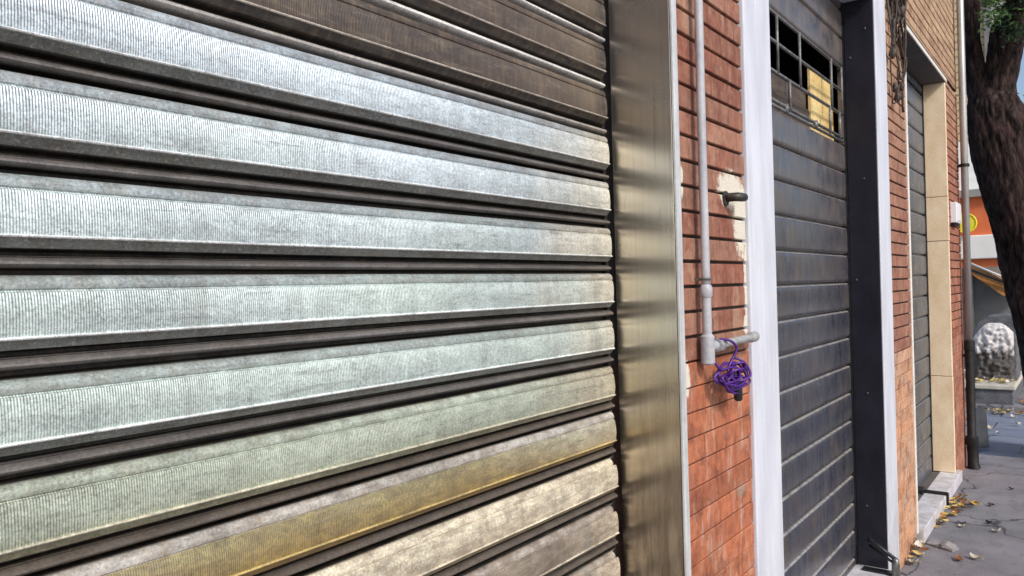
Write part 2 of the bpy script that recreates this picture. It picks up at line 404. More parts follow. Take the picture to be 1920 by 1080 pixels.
# ================================================================== BRICK WALL
WALL_END = 7.42
wall = empty('brick_wall', (0, 4, 0), 'brick wall of the building with shuttered doorways, orange red piers in long thin courses', 'wall')
P0, Z0 = 0.0673, 1.917
rb = random.Random(3)
def brick_tint(y, z):
    t = rb.random(); s = rb.uniform(.86, 1.14)
    if y < 3:
        if z < 1.375: c = Vector((.45, .15, .07)).lerp(Vector((.36, .115, .06)), t)
        else: c = Vector((.265, .100, .064)).lerp(Vector((.335, .165, .110)), t)
    elif y < 5.2 and z < 1.2: c = Vector((.56, .27, .14)).lerp(Vector((.52, .32, .21)), t)
    else:  # higher bricks paler: the light on them is put into the tint
        up = min(1, max(0, (z-2.0)/1.1))
        c = Vector((.34, .155, .10)).lerp(Vector((.29, .125, .085)), t).lerp(Vector((.47, .325, .20)), up*.85)
        if y > 6: c = Vector((.30, .105, .065)).lerp(Vector((.36, .145, .09)), t).lerp(Vector((.47, .32, .20)), min(1, max(0, (z-2.5)/.9)))
    return tuple(c*s)
def bricks(name, y0, y1, z0, z1, course=P0):
    b = MB(); k = math.floor((z0-Z0)/course)-1
    L = .252
    while True:
        za, zb = Z0+k*course, Z0+(k+1)*course; k += 1
        if za > z1: break
        mid = (za+zb)/2; lowz = mid < (1.375 if y1 < 3 else 1.2)
        g = .0018 if lowz else .0044
        za, zb = max(za+g, z0), min(zb-g, z1)
        if zb-za < .01: continue
        y = y0 - (L/2 if k % 2 else L*.08)
        while y < y1:
            hg = .0004 if lowz else .0007
            a, c = max(y+hg, y0), min(y+L-hg, y1); y += L
            if c-a < .012: continue
            x = rb.uniform(-.0015, .0012); t = brick_tint((a+c)/2, mid)
            e = .0022
            vs = [(-.02, a, za), (-.02, c, za), (-.02, c, zb), (-.02, a, zb),
                  (x-e, a, za), (x-e, c, za), (x-e, c, zb), (x-e, a, zb),
                  (x, a+e*.4, za+e), (x, c-e*.4, za+e), (x, c-e*.4, zb-e), (x, a+e*.4, zb-e)]
            fs = []
            for q in (0, 4):
                for i in range(4): fs.append((q+i, q+(i+1) % 4, q+4+(i+1) % 4, q+4+i))
            fs.append((8, 9, 10, 11))
            b.add(vs, fs, 0, tint=t)
    split = 1.375 if y1 < 3 else 1.2
    if z0 < split < z1:
        b.box(-.36, -.0055, y0+.001, y1-.001, z0, split, 2); b.box(-.36, -.012, y0+.001, y1-.001, split, z1, 1)
    else: b.box(-.36, -.012, y0+.001, y1-.001, z0, z1, 1)
    return b.build(name, [M['brick'], M['mortar'], M['mortar_low']], wall)
bricks('brick_pier', 1.8665, 2.353, 0, 3.15)
bricks('brick_pier', 4.512, 5.075, 0, 3.10)
bricks('brick_pier', 6.742, WALL_END, 0, 3.10)
bricks('upper_brickwork', 4.4, WALL_END, 3.135, 5.6, .062)
bricks('upper_brickwork', -4.0, 4.4, 3.16, 5.6)
bricks('brick_pier', -4.0, -.75, 0, 3.15)
# marble surrounds of the second doorway
for y0, y1, x1 in ((2.356, 2.605, .010), (4.252, 4.508, .010)):
    b = MB(); b.box(-.15 if y0 < 3 else -.02, x1, y0, y1, 0.0, 3.12)
    o = b.build('marble_surround', M['marble'], wall, bevel=.004)
b = MB(); b.box(-.30, .010, 2.605, 4.252, 3.02, 3.155); b.build('marble_lintel', M['marble'], wall, bevel=.004)
# third doorway : travertine reveal, plaster soffit, cream edge
b = MB(); b.box(-.30, .004, 6.70, 6.741, .085, .82); b.box(-.30, .002, 6.701, 6.7405, .824, 1.86); b.box(-.30, .004, 6.70, 6.741, 1.864, 2.2); b.box(-.30, .003, 6.7005, 6.7408, 2.204, 3.075)
b.build('travertine_reveal', M['travertine'], wall, bevel=.003)
b = MB(); b.box(-.30, .003, 5.10, 6.741, 3.077, 3.132); b.build('plaster_soffit', [M['soffit']], wall)
b = MB(); b.box(.0032, .012, 5.08, 6.75, 3.078, 3.104); b.build('lintel_edge', M['cream_edge'], wall, bevel=.002)
b = MB(); b.box(-.28, .006, 5.078, 5.112, .06, 3.076); b.build('door_edge_strip', M['cream_edge'], wall, bevel=.003)
# wall head over the first opening
b = MB(); b.box(-.36, -.02, -.75, 1.876, 3.0, 3.158); b.build('concrete_lintel', M['concrete'], wall)

# ================================================================== FIRST ROLLER SHUTTER (galvanised)
XS, P, ZL = -0.185, 0.1237, 1.9155
sh = empty('roller_shutter', (XS, .5, 0), 'large galvanised roller shutter, grey ribbed slats, brown reflection tint at top and ochre stained low down', 'shutter')
prof = [  # (w, u, zone, rib)
    (-.628, -.022, 1, 0), (-.620, -.006, 1, 0), (-.610, .0008, 0, 0), (-.588, .0052, 0, 0), (-.555, .0080, 0, 0), (-.515, .0094, 0, 0), (-.482, .0090, 0, 0),
    (-.468, .0070, 0, 0), (-.458, .0072, 0, .7), (-.446, .0100, 0, 1), (-.38, .0118, 0, 1), (-.28, .0130, 0, 1), (-.17, .0134, 0, 1), (-.06, .0126, 0, 1),
    (-.022, .0120, 0, .6), (-.014, .0146, 0, 0), (-.002, .0156, 0, 0), (.010, .0146, 0, 0), (.018, .0118, 0, 0),
    (.060, .0070, 0, 0), (.110, .0015, 0, 0), (.118, -.012, 1, 0), (.140, -.022, 1, 0), (.176, -.021, 1, 0), (.186, -.008, 1, 0), (.192, -.0055, 1, 0), (.200, -.0075, 1, 0),
    (.206, -.0050, 1, 0), (.222, -.0005, 1, 0), (.245, .0024, 1, 0), (.268, .0028, 1, 0), (.290, .0006, 1, 0), (.306, -.0040, 1, 0), (.312, -.0100, 1, 0),
    (.322, -.024, 1, 0), (.371, -.024, 1, 0)]
def slat_tint(k, y, w, zone):
    n1 = N(y*2.3, k*5.1, 1); n2 = N(y*7, k*3.7, 9)
    zinc = Vector((.62, .70, .75))
    if zone:
        c = Vector((.21, .195, .185)) if .18 < w < .31 else Vector((.03, .027, .026))  # bead is dark oxidised steel; recess blackened in the tint to deepen its shade
        if k <= -2: c = Vector((.86, .84, .80)) if w > .185 else Vector((.03, .027, .025))  # upper beads near white: a bright reflection painted on
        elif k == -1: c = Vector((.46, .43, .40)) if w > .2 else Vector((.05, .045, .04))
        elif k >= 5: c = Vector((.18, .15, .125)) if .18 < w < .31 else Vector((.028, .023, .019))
        return tuple(c*(1+.2*n1))
    if k <= -1:
        c = Vector((.062, .043, .036))*(1+.45*n1+.30*n2)  # brown tint is a painted reflection of the dark building opposite
        if y > 1.45: c = c.lerp(Vector((.25, .19, .12)), max(0, min(1, (y-1.45)/.25+n2*.8))*.55)
        if y > 1.765: c = Vector((.02, .016, .014))
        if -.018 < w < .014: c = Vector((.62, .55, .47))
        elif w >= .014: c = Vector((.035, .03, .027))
        return tuple(c)
    if k < 5:
        c = zinc.copy()
        c = c.lerp(Vector((.50, .585, .50)), min(1, max(0, k/5*.85+n1*.25)))
        edge = max(0, min(1, (y-1.42+.3*n2-.10*abs(w))/.3))
        c = c.lerp(Vector((.72, .68, .56)), edge*.85)
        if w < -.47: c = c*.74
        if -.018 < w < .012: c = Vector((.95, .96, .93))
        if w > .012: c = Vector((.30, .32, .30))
        return tuple(c*(1+.06*n1))
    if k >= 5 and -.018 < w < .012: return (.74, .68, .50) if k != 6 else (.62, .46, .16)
    if k == 5:
        c = Vector((.49, .545, .44)).lerp(Vector((.46, .40, .19)), max(0, min(1, (w+.1)/.2))*.6)
        return tuple(c.lerp(Vector((.60, .55, .41)), max(0, min(1, (y-1.4)/.3))))
    if k == 6:
        f = max(0, min(1, (w+.44)/.45)); right = max(0, min(1, (y-1.25+.2*n1)/.45))
        top = Vector((.36, .31, .15)).lerp(Vector((.56, .55, .42)), right)
        c = top.lerp(Vector((.33, .215, .058)), f*(.95-.3*right)+n2*.22+n1*.15)
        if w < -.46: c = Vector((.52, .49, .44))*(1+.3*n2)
        if w > .0: c = Vector((.36, .23, .07))
        return tuple(c)
    if k == 7:
        c = Vector((.74, .66, .50)).lerp(Vector((.40, .31, .22)), max(0, min(1, (w+.30)/.35+n2*.5))*.7*max(0, min(1, (1.75-y)/.3)))
        if w > 0: c = Vector((.42, .33, .19))
        return tuple(c)
    c = Vector((.58, .49, .37)).lerp(Vector((.17, .135, .11)), max(0, min(1, .45+n1*.6+n2*.5))*max(0, min(1, (1.72-y)/.25)))
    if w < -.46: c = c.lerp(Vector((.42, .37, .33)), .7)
    return tuple(c)
def dense_ys(a, b_):
    ys = []; y = a
    while y < b_: ys.append(y); y += .055 if y > 1.3 else .09
    return ys+[b_]
b = MB(); rs = random.Random(11)
for k in range(-9, 16):
    yend = 1.811 + rs.uniform(-.004, .004); ys = dense_ys(-.72, yend)
    js = rs.uniform(-.0012, .0012); jx = rs.uniform(-.001, .001)
    for zone_pass in (0,):
        vs = []; T = []; Zn = []; Rb = []; Mt = []; G = []
        cut = -.02 if (k >= 7 or k <= -1) else 0
        for y in ys:
            for (wq, u, zo, ri) in prof:
                yy = y
                if y == yend:
                    # pressed plate ends short of the joint roll
                    if zo == 0: yy = y-(.016 if wq < -.46 and k >= 7 else 0) - (.010*abs(wq+.2) if k >= 5 else 0)
                    else: yy = y+.014
                dz = .0009*N(y*1.3, k*2.2, 4); dx = (.0013*N(y*2.1, k*1.7, wq*1.5)+.0010*N(y*5.3, k*4.1, wq*2.5))*(1 if not zo else .4)
                u2 = u if wq > -.6 or zo == 0 else u
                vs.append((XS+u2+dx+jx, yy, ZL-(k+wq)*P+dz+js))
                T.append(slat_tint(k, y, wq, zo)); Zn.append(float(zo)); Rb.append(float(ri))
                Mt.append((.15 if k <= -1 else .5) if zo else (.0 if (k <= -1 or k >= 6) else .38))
                gr_ = {-1: .55, -2: .6, -3: .6, 5: .12, 6: .65, 7: .62}.get(k, .8 if k > 7 else (.6 if k < 0 else .0))  # brown upper slats: mottling of the painted reflection; elsewhere real grime
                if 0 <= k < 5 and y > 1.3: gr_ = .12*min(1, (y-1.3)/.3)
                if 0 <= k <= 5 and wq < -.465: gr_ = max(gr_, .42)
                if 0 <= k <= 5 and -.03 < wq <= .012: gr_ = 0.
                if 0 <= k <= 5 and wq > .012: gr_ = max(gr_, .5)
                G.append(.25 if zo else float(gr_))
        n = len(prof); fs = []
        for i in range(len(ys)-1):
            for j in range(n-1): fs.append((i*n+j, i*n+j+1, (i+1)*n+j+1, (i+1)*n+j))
        b.add(vs, fs, 0, tint=T, zone=Zn, rib=Rb, metal=Mt, grime=G)  # grime also carries the painted reflection's mottling on the upper slats
        # folded end of the pressed plate, so the slat has thickness
        e = [(vs[(len(ys)-1)*n+j]) for j in range(2, 21)]
        b.add(e+[(XS-.022, p[1], p[2]) for p in e], [(i, i+1, len(e)+i+1, len(e)+i) for i in range(len(e)-1)], 0,
              tint=(.10, .09, .08), zone=1., rib=0., metal=.3, grime=0.)
b.build('slat_curtain', M['shutter'], sh, autosmooth=28)
b = MB()
b.box(XS-.03, XS-.012, 1.822, 1.8375, 0, 3.1); b.box(XS-.035, XS-.026, 1.70, 1.822, 0, 3.1)
b.build('guide_channel', M['rubber'], sh, bevel=.002)
b = MB(); b.box(XS-.03, XS+.02, -.75, -.72, 0, 3.1); b.build('guide_channel', M['rubber'], sh)
b = MB(); b.box(XS-.04, XS-.031, -.75, 1.83, 0, 3.15); b.build('shutter_backing', M['rubber'], sh)

# ================================================================== STEEL JAMB
sj = empty('steel_jamb', (0, 1.85, 0), 'brushed brownish steel jamb lining the reveal of the big shutter, with a pale front edge', 'door jamb')
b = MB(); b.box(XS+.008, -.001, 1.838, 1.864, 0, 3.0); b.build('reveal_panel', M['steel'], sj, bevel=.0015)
b = MB(); b.box(0.0, .008, 1.838, 1.866, 0, 3.0); b.build('edge_trim', M['trim'], sj, bevel=.002)

# ================================================================== SECOND SHUTTER DOOR (charcoal)
X2 = -.150
d2 = empty('shutter_door', (X2, 3.4, .11), 'charcoal grey slatted shutter door with a barred window, between two white marble strips', 'shutter door')
def slat_door(name, mat, parent, x, y0, y1, zref, pitch, zmin, zmax, hole=None, seed=1, lip=.008):
    b = MB(); r = random.Random(seed); k0 = math.floor((zmin-zref)/pitch); 
    pf = [(0, -.013), (.028, -.013), (.034, -.004), (.05, .001), (.085, .0045), (.18, .0058), (.5, .0066), (.85, .0056), (.935, .0035), (.965, -.003), (.972, -.013), (1, -.013)]
    k = k0
    while zref+k*pitch < zmax:
        zt = zref+(k+1)*pitch; j = r.uniform(-.0015, .0015); k += 1
        seg = [(y0, y1)]
        if hole and zt-pitch < hole[3]-.01 and zt > hole[2]+.01: seg = [(y0, hole[0]), (hole[1], y1)]
        for a, c in seg:
            if c-a < .004: continue
            ny = max(2, int((c-a)/.06)); vs = []
            for i in range(ny+1):
                y = a+(c-a)*i/ny
                for (t, u) in pf: vs.append((x+u+.0012*N(y*3, k*2., t*2)+j*.5, y, min(zmax, max(zmin, zt-t*pitch))+.0008*N(y*2, k, 7)))
            n = len(pf); wv = [1. if .03 < t < .06 else (.12 if .8 < t < .96 else 0.) for (t, u) in pf]*(ny+1)  # strength of the painted lip highlight, faint on the lower edge
            b.add(vs, [(i*n+q, i*n+q+1, (i+1)*n+q+1, (i+1)*n+q) for i in range(ny) for q in range(n-1)], 0, wear=wv)  # wear carries the painted lip highlight
    return b.build(name, mat, parent, autosmooth=50)
HZ0, HZ1 = 2.285, 2.685
PD = .1437; ZR = 1.606
HB = ZR+5*PD-.02 if False else None
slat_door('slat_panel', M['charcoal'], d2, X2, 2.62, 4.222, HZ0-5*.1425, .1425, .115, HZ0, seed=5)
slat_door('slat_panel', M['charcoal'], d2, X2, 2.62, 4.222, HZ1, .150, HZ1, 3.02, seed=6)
GY0, GY1 = 2.70, 4.185
b = MB(); b.box(X2-.012, X2+.004, 2.62, GY0, HZ0, HZ1); b.box(X2-.012, X2+.004, GY1, 4.222, HZ0, HZ1); b.build('window_stile', M['charcoal'], d2)
gr = MB()
def bar(y0, z0, y1, z1, t=.008, dx=0.): gr.tube([(X2+.006+dx, y0, z0), (X2+.006+dx, y1, z1)], t, 6)
for z in (2.672, 2.556, 2.433, 2.314, 2.293): bar(GY0+.01, z, GY1-.005, z, .0075)
for y in (2.86, 3.15, 3.455, 3.97, 4.165): bar(y, 2.433, y, 2.672, .007, .006)
for y in (3.30, 3.93, 4.11): bar(y, 2.30, y, 2.433, .007, .006)
for y in (3.25, 3.68): bar(y, 2.286, y, 2.322, .012, .004)
gro = gr.build('window_grille', M['grille'], d2, smooth=True)
# recess behind the grille
b = MB(); b.box(-.72, -.70, 2.5, 4.6, 2.1, 2.95); b.box(-.70, -.20, 2.5, 2.52, 2.1, 2.95); b.box(-.70, -.20, 4.58, 4.6, 2.1, 2.95)
b.box(-.70, -.175, 2.5, 4.6, 2.10, 2.12); b.box(-.70, -.175, 2.5, 4.6, 2.93, 2.95)
b.build('window_recess', M['inside'], d2)
b = MB(); b.box(-.215, -.20, 3.12, 3.86, 2.26, 2.40); b.box(-.235, -.216, 3.3, 3.9, 2.40, 2.50)
b.build('inner_board', M['wood'], d2, bevel=.002)
b = MB(); b.box(-.205, -.19, 3.80, 4.20, 2.27, 2.60); b.build('yellow_panel', M['yellow'], d2, bevel=.002)['label'] = 'bright yellow panel behind the window bars'
b = MB(); b.box(X2-.02, X2+.02, 2.606, 2.622, .1, 3.02); b.build('guide_rail', M['blacksteel'], d2)
b = MB(); b.box(X2-.02, X2+.012, 4.224, 4.236, .1, 3.02); b.build('guide_rail', M['blacksteel'], d2)
b = MB(); b.box(X2-.05, X2-.021, 2.6, 4.25, .1, 2.1); b.build('door_backing', M['rubber'], d2)
dr = empty('dark_jamb', (-.08, 4.24, .11), 'near black sheet metal jamb beside the charcoal shutter, dotted with screws', 'door jamb')
b = MB(); b.box(X2+.013, .004, 4.2365, 4.2515, .112, 3.02); b.build('jamb_panel', M['darkreveal'], dr, bevel=.002)
for x, z in ((-.11, 2.729), (-.037, 2.865), (-.108, 1.583), (-.088, .42), (-.06, 2.1), (-.07, 1.0)):
    b = MB(); b.tube([(x, 4.2365, z), (x, 4.234, z), (x, 4.2325, z)], [.007, .007, .004], 10); b.build('screw', M['screw'], dr, smooth=True)
# threshold of the second door
st2 = empty('door_step', (-.05, 3.4, 0), 'pale marble threshold under the charcoal shutter, at the bottom edge of the picture', 'step')
b = MB(); b.box(-.30, .035, 2.607, 4.249, 0, .11); b.build('step_slab', M['sill'], st2, bevel=.006)
# floor lock arm
la = empty('shutter_lock_arm', (.03, 4.16, 0), 'black hinged lock arm on a short grey post at the foot of the dark jamb', 'shutter lock')
b = MB(); b.tube([(-.075, 4.19, .262), (-.06, 4.185, .262), (.055, 4.15, .200)], .010, 10); b.tube([(-.07, 4.19, .235), (.05, 4.15, .178)], .007, 8)
b.build('lock_bar', M['blacksteel'], la, smooth=True)
b = MB(); b.tube([(.058, 4.15, 0), (.058, 4.15, .17), (.058, 4.15, .196), (.058, 4.15, .206)], [.019, .019, .017, .008], 14); b.build('lock_post', M['greysteel'], la, smooth=True)
b = MB(); b.box(-.10, .045, 4.155, 4.20, .111, .122); b.build('base_plate', M['blacksteel'], la, bevel=.002)

# ================================================================== THIRD SHUTTER DOOR (slate blue)
X3 = -.155
d3 = empty('shutter_door', (X3, 5.9, .08), 'slate blue slatted shutter door under a plaster lintel, beside a beige stone reveal', 'shutter door')
slat_door('slat_panel', M['slate'], d3, X3, 5.115, 6.672, 1.60, .155, .088, 3.05, seed=9)
b = MB(); b.box(X3-.02, X3+.012, 6.674, 6.698, .086, 3.07); b.build('guide_rail', M['rubber'], d3)
b = MB(); b.box(X3-.02, X3+.006, 5.115, 6.672, 3.0, 3.07); b.build('head_rail', M['rubber'], d3)
b = MB(); b.box(X3-.06, X3-.021, 5.1, 6.7, .08, 3.07); b.build('door_backing', M['rubber'], d3)
b = MB(); b.tube([(X3+.008, 5.62, .20), (X3+.022, 5.62, .205), (X3+.022, 5.62, .27), (X3+.008, 5.62, .275)], .005, 8); b.build('handle', M['trim'], d3, smooth=True)
for (y0, y1, lab) in ((5.115, 5.955, 'white marble threshold slab nearer the camera, below the slate blue shutter'), (5.962, 6.84, 'white marble threshold slab farther along, below the beige stone reveal')):
    b = MB(); b.box(-.10, .035, y0, y1, 0.0, .083); o = b.build('threshold_slab', M['sill'], None, bevel=.005); tag(o, lab, 'step', 'marble slabs of the third doorway')
b = MB(); b.box(-.30, -.101, 5.113, 6.699, 0, .080); tag(b.build('inner_threshold', M['soffit'], wall))
fb = MB(); fb.box(-.125, .040, 5.985, 6.012, .0835, .104); fb.box(.036, .050, 5.985, 6.012, .004, .102); fb.box(-.15, -.10, 5.94, 6.05, .0835, .112)
tag(fb.build('floor_bar', M['blacksteel'], None, bevel=.003), 'black steel bar laid across the white marble threshold, bent down at its end', 'floor bar')

# ================================================================== PIPES ON THE FIRST BRICK PIER
XP, YP = .030, 1.958
gp = empty('grey_conduit', (XP, YP, 1.38), 'grey conduit pipe running down the brick pier to a capped side arm', 'pipe')
b = MB(); b.tube([(XP, YP+.004, 3.1), (XP, YP+.001, 2.4), (XP, YP-.001, 2.1), (XP, YP, 1.62), (XP, YP, 1.575)], .0115, 16); b.build('pipe', M['pvc'], gp, smooth=True)
b = MB(); b.tube([(XP, YP, 1.585), (XP, YP, 1.578), (XP, YP, 1.555), (XP, YP, 1.549)], [.0125, .0165, .0165, .0125], 16); b.tube([(XP, YP, 1.56), (XP, YP, 1.44)], .0125, 16); b.build('coupling', M['pvc'], gp, autosmooth=35)
b = MB(); b.tube([(XP, YP, 1.452), (XP, YP, 1.446), (XP, YP, 1.375), (XP, YP, 1.37)], [.0135, .0185, .0185, .014], 18)
b.tube([(XP, YP+.01, 1.418), (XP, YP+.045, 1.418), (XP, YP+.047, 1.418)], [.015, .015, .012], 14); b.build('tee', M['pvc'], gp, autosmooth=35)
b = MB(); b.tube([(XP+.003, YP+.03, 1.418), (XP+.006, YP+.16, 1.420), (XP+.010, YP+.30, 1.423)], .0115, 14); b.tube([(XP+.003, YP+.05, 1.418), (XP+.003, YP+.07, 1.418)], .0185, 8); b.tube([(XP+.004, YP+.085, 1.418), (XP+.004, YP+.10, 1.418)], .017, 6); b.build('side_arm', M['oldpipe'], gp, autosmooth=35)
b = MB(); b.tube([(XP+.010, YP+.295, 1.423), (XP+.010, YP+.30, 1.423), (XP+.010, YP+.335, 1.424), (XP+.010, YP+.343, 1.424)], [.013, .0155, .0155, .010], 16); b.build('end_cap', M['oldpipe'], gp, autosmooth=40)
for z in (2.62, 1.60):
    b = MB(); b.tube(arc((XP, YP, z), .0145, .0145, (1, 0, 0), (0, 1, 0), 0, 2*math.pi, 17)[:-1], .003, 6, closed=True); b.box(-.001, XP-.012, YP-.004, YP+.004, z-.004, z+.004); b.build('clip', M['greysteel'], gp)
ps = empty('pipe_stub', (.02, 2.2, 1.84), 'short black iron pipe stub sticking out of the white plaster patch', 'pipe')
b = MB(); b.tube([(-.01, 2.185, 1.838), (.028, 2.185, 1.838), (.036, 2.19, 1.838), (.040, 2.20, 1.838), (.040, 2.235, 1.8395)], [.013, .013, .0135, .0135, .0125], 14); b.build('stub', M['ironstub'], ps, smooth=True)
b = MB(); b.tube([(.0005, 2.185, 1.836), (.006, 2.185, 1.836), (.008, 2.185, 1.836)], [.022, .022, .016], 16); b.build('flange', M['ironstub'], ps, autosmooth=40)

# purple cable
pc = empty('coiled_cable', (.06, 2.1, 1.42), 'purple cable looped over the grey side arm with a black lock end', 'cable')
def loop(c, ru, rv, tilt, yawl, n=26, ph=0.):
    u = Vector((math.sin(yawl), math.cos(yawl), 0)); v = Vector((-.25*math.cos(yawl)*tilt, .25*tilt, 1)).normalized()
    return [Vector(c)+u*ru*math.cos(ph+2*math.pi*i/n)*(1+.10*math.sin(3*i/n*6.28+ph))+v*rv*math.sin(ph+2*math.pi*i/n)+Vector((.006*math.sin(4*math.pi*i/n+ph), 0, 0)) for i in range(n)]
b = MB()
specs = [((.046, 2.024, 1.392), .050, .042, .3, .35, 0), ((.052, 2.045, 1.330), .056, .026, -.5, .2, 1), ((.056, 2.06, 1.335), .060, .034, 1.1, .35, 2), ((.050, 2.07, 1.318), .055, .022, -1.6, -.1, 3.2),
         ((.060, 2.095, 1.345), .034, .036, 2.2, .6, 4), ((.052, 2.08, 1.310), .050, .027, .2, .15, 5), ((.058, 2.105, 1.335), .026, .030, -.8, .8, 2.5), ((.062, 2.09, 1.352), .030, .018, -2.4, .5, 1.5),
         ((.054, 2.06, 1.322), .052, .020, 2.8, .1, .6), ((.060, 2.085, 1.325), .040, .030, -2.0, .4, 2.1), ((.050, 2.05, 1.340), .045, .030, 1.8, .25, 3.8), ((.064, 2.075, 1.310), .046, .018, .9, .3, 5.5)]
for c, ru, rv, ti, yl, ph in specs: b.tube(loop(c, ru, rv, ti, yl, ph=ph), .0036, 8, closed=True)
b.tube([(.056, 1.985, 1.335), (.058, 2.02, 1.30), (.060, 2.06, 1.282), (.058, 2.10, 1.278)], .0036, 8)
b.build('cable', M['purple'], pc, smooth=True)
b = MB(); b.tube([(.056, 2.100, 1.318), (.056, 2.101, 1.30), (.056, 2.102, 1.262), (.056, 2.102, 1.256)], [.008, .012, .012, .008], 14)
b.tube([(.054, 2.08, 1.34), (.056, 2.10, 1.31)], .007, 10); b.build('lock_end', M['blackplastic'], pc, smooth=True)

# ================================================================== WIRES ABOVE THE SECOND PIER
rw = random.Random(21)
wires = empty('wire_tangle', (.05, 4.6, 2.9), 'tangle of dark wires hanging on the upper brick pier beside the white strip', 'wires')
b = MB()
for i in range(20):
    y = rw.uniform(4.52, 4.86); z = 3.5 + rw.uniform(-.2, .2); pts = []
    zb = rw.uniform(2.72, 3.12) if i < 15 else rw.uniform(2.50, 2.75); x = rw.uniform(.012, .035); dy = rw.uniform(-.30, .30)
    f1, f2, a1 = rw.uniform(4, 9), rw.uniform(9, 16), rw.uniform(.04, .11)
    for q in range(26):
        t = q/25
        yy = y + dy*t + a1*math.sin(t*f1+i*1.7) + .03*math.sin(t*f2+i)
        pts.append((x+.012*math.sin(t*7+i*2), min(4.90, max(4.52, yy)), z+(zb-z)*t))
    end = Vector(pts[-1]); sgn = 1 if rw.random() < .5 else -1
    if i % 2:
        for q in range(1, 12):
            a = q/11*math.pi; yy = end.y+sgn*.07*(1-math.cos(a))
            pts.append((end.x+.01*q/11, min(4.93, max(4.515, yy)), end.z-.05*math.sin(a)+.14*q/11))
    b.tube(pts, rw.choice((.0035, .005, .0075)), 6)
b.build('wire', M['wire'], wires, smooth=True)
for c, r in (((.03, 4.56, 2.80), .022), ((.03, 4.60, 2.62), .018), ((.03, 4.66, 2.58), .02), ((.03, 4.78, 2.66), .016), ((.035, 4.80, 3.09), .026)):
    b = MB(); b.tube([(c[0], c[1], c[2]+r*1.6), (c[0]+.005, c[1]+.01, c[2]+r*.6), (c[0], c[1]+.005, c[2]-r*.5), (c[0], c[1], c[2]-r*1.4)], [r*.35, r*.95, r*.9, r*.2], 9)
    b.build('wire_knot', M['wire'], wires, smooth=True)
# ================================================================== WALL BOX, DOWNPIPE
wb = empty('wall_box', (.05, 6.95, 2.09), 'small white box on the brick wall beside the beige reveal', 'meter box')
b = MB(); b.box(-.001, .045, 6.83, 7.08, 2.005, 2.165); b.build('box_body', M['boxwhite'], wb, bevel=.005)
b = MB(); b.box(.0452, .049, 6.845, 7.065, 2.02, 2.15); b.build('box_lid', M['boxwhite'], wb, bevel=.002)
b = MB(); b.box(.0, .03, 6.85, 7.06, 1.985, 2.0048); b.build('cable_gland', M['rubber'], wb)
dp = empty('downpipe', (.06, 7.34, 0), 'zinc downpipe with a black cast iron foot at the corner of the brick wall', 'drainpipe')
XD, YD = .052, 7.32
b = MB(); b.tube([(XD, YD, 5.6), (XD, YD, 3), (XD, YD, 1.02)], .027, 18); b.build('pipe', M['zinc'], dp, smooth=True)
b = MB(); b.tube([(XD, YD, 1.06), (XD, YD, 1.05), (XD, YD, .98), (XD, YD, .975), (XD, YD, .22), (XD, YD, .2)], [.029, .039, .039, .033, .033, .042], 18); b.build('lower_pipe', M['castiron'], dp, autosmooth=40)
b = MB(); b.tube([(XD, YD, .27), (XD, YD, .26), (XD, YD, .20), (XD+.004, YD, .19), (XD+.006, YD, .05), (XD+.012, YD-.004, .004)], [.037, .047, .047, .041, .041, .048], 18); b.build('shoe', M['castiron'], dp, autosmooth=40)
for z in (.93, 2.5, 4.2):
    b = MB(); b.tube([(XD, YD, z-.012), (XD, YD, z+.012)], .036, 18); b.box(-.002, XD-.03, YD-.012, YD+.012, z-.012, z+.012); b.build('bracket', M['castiron'], dp, autosmooth=40)

# ================================================================== TREE
tr = empty('street_tree', (.85, 8.3, 0), 'big leaning tree with dark furrowed bark and a fork, at the street corner', 'tree')
def limb(path, radii, seg, rings, seed, rough=1.):
    path = [Vector(p) for p in path]
    pts = []; rr = []
    m_ = len(path)-1
    for i in range(rings):
        t = i/(rings-1)*m_; k = min(int(t), m_-1); f = t-k
        p0, p1, p2, p3 = path[max(k-1, 0)], path[k], path[k+1], path[min(k+2, m_)]
        pts.append(.5*((2*p1)+(p2-p0)*f+(2*p0-5*p1+4*p2-p3)*f*f+(3*p1-p0-3*p2+p3)*f**3)); rr.append(radii[k]*(1-f)+radii[k+1]*f)
    mb = MB(); mb.tube(pts, rr, seg); out = []
    for i in range(rings):
        for j in range(seg):
            p = Vector(mb.v[i*seg+j]); d = (p-pts[i]).normalized(); q = 2*math.pi*j/seg
            cq = Vector((math.cos(q), math.sin(q), 0))
            rid = 1-abs(N(cq.x*5+seed, cq.y*5, pts[i].z*2.2))*2; fine = N(cq.x*13, cq.y*13+seed, pts[i].z*7)
            lump = N(cq.x*1.6, cq.y*1.6+seed, pts[i].z*1.3)
            out.append(tuple(p+d*(rr[i]*(.05*rid+.06*fine+.12*lump)*rough+.011*(1-2*abs(N(cq.x*9+seed, cq.y*9, pts[i].z*3.4+2*lump)))+.007*N(cq.x*20, cq.y*20+seed, pts[i].z*9))))
    mb.v = out; return mb
tb = limb([(.98, 8.35, -.25), (.90, 8.3, .0), (.75, 8.27, .55), (.60, 8.24, 1.15), (.49, 8.22, 1.7), (.375, 8.2, 2.3), (.255, 8.2, 2.85), (.185, 8.2, 3.14), (.175, 8.2, 3.28)],
          [.46, .38, .31, .275, .265, .26, .245, .19, .09], 110, 210, 2)
tb2 = limb([(.17, 8.2, 3.05), (.070, 8.2, 3.4), (.030, 8.2, 3.75), (.035, 8.22, 4.1), (.01, 8.3, 4.6), (-.15, 8.5, 5.4), (-.3, 8.8, 6.2)], [.13, .088, .068, .070, .085, .06, .03], 60, 130, 9)
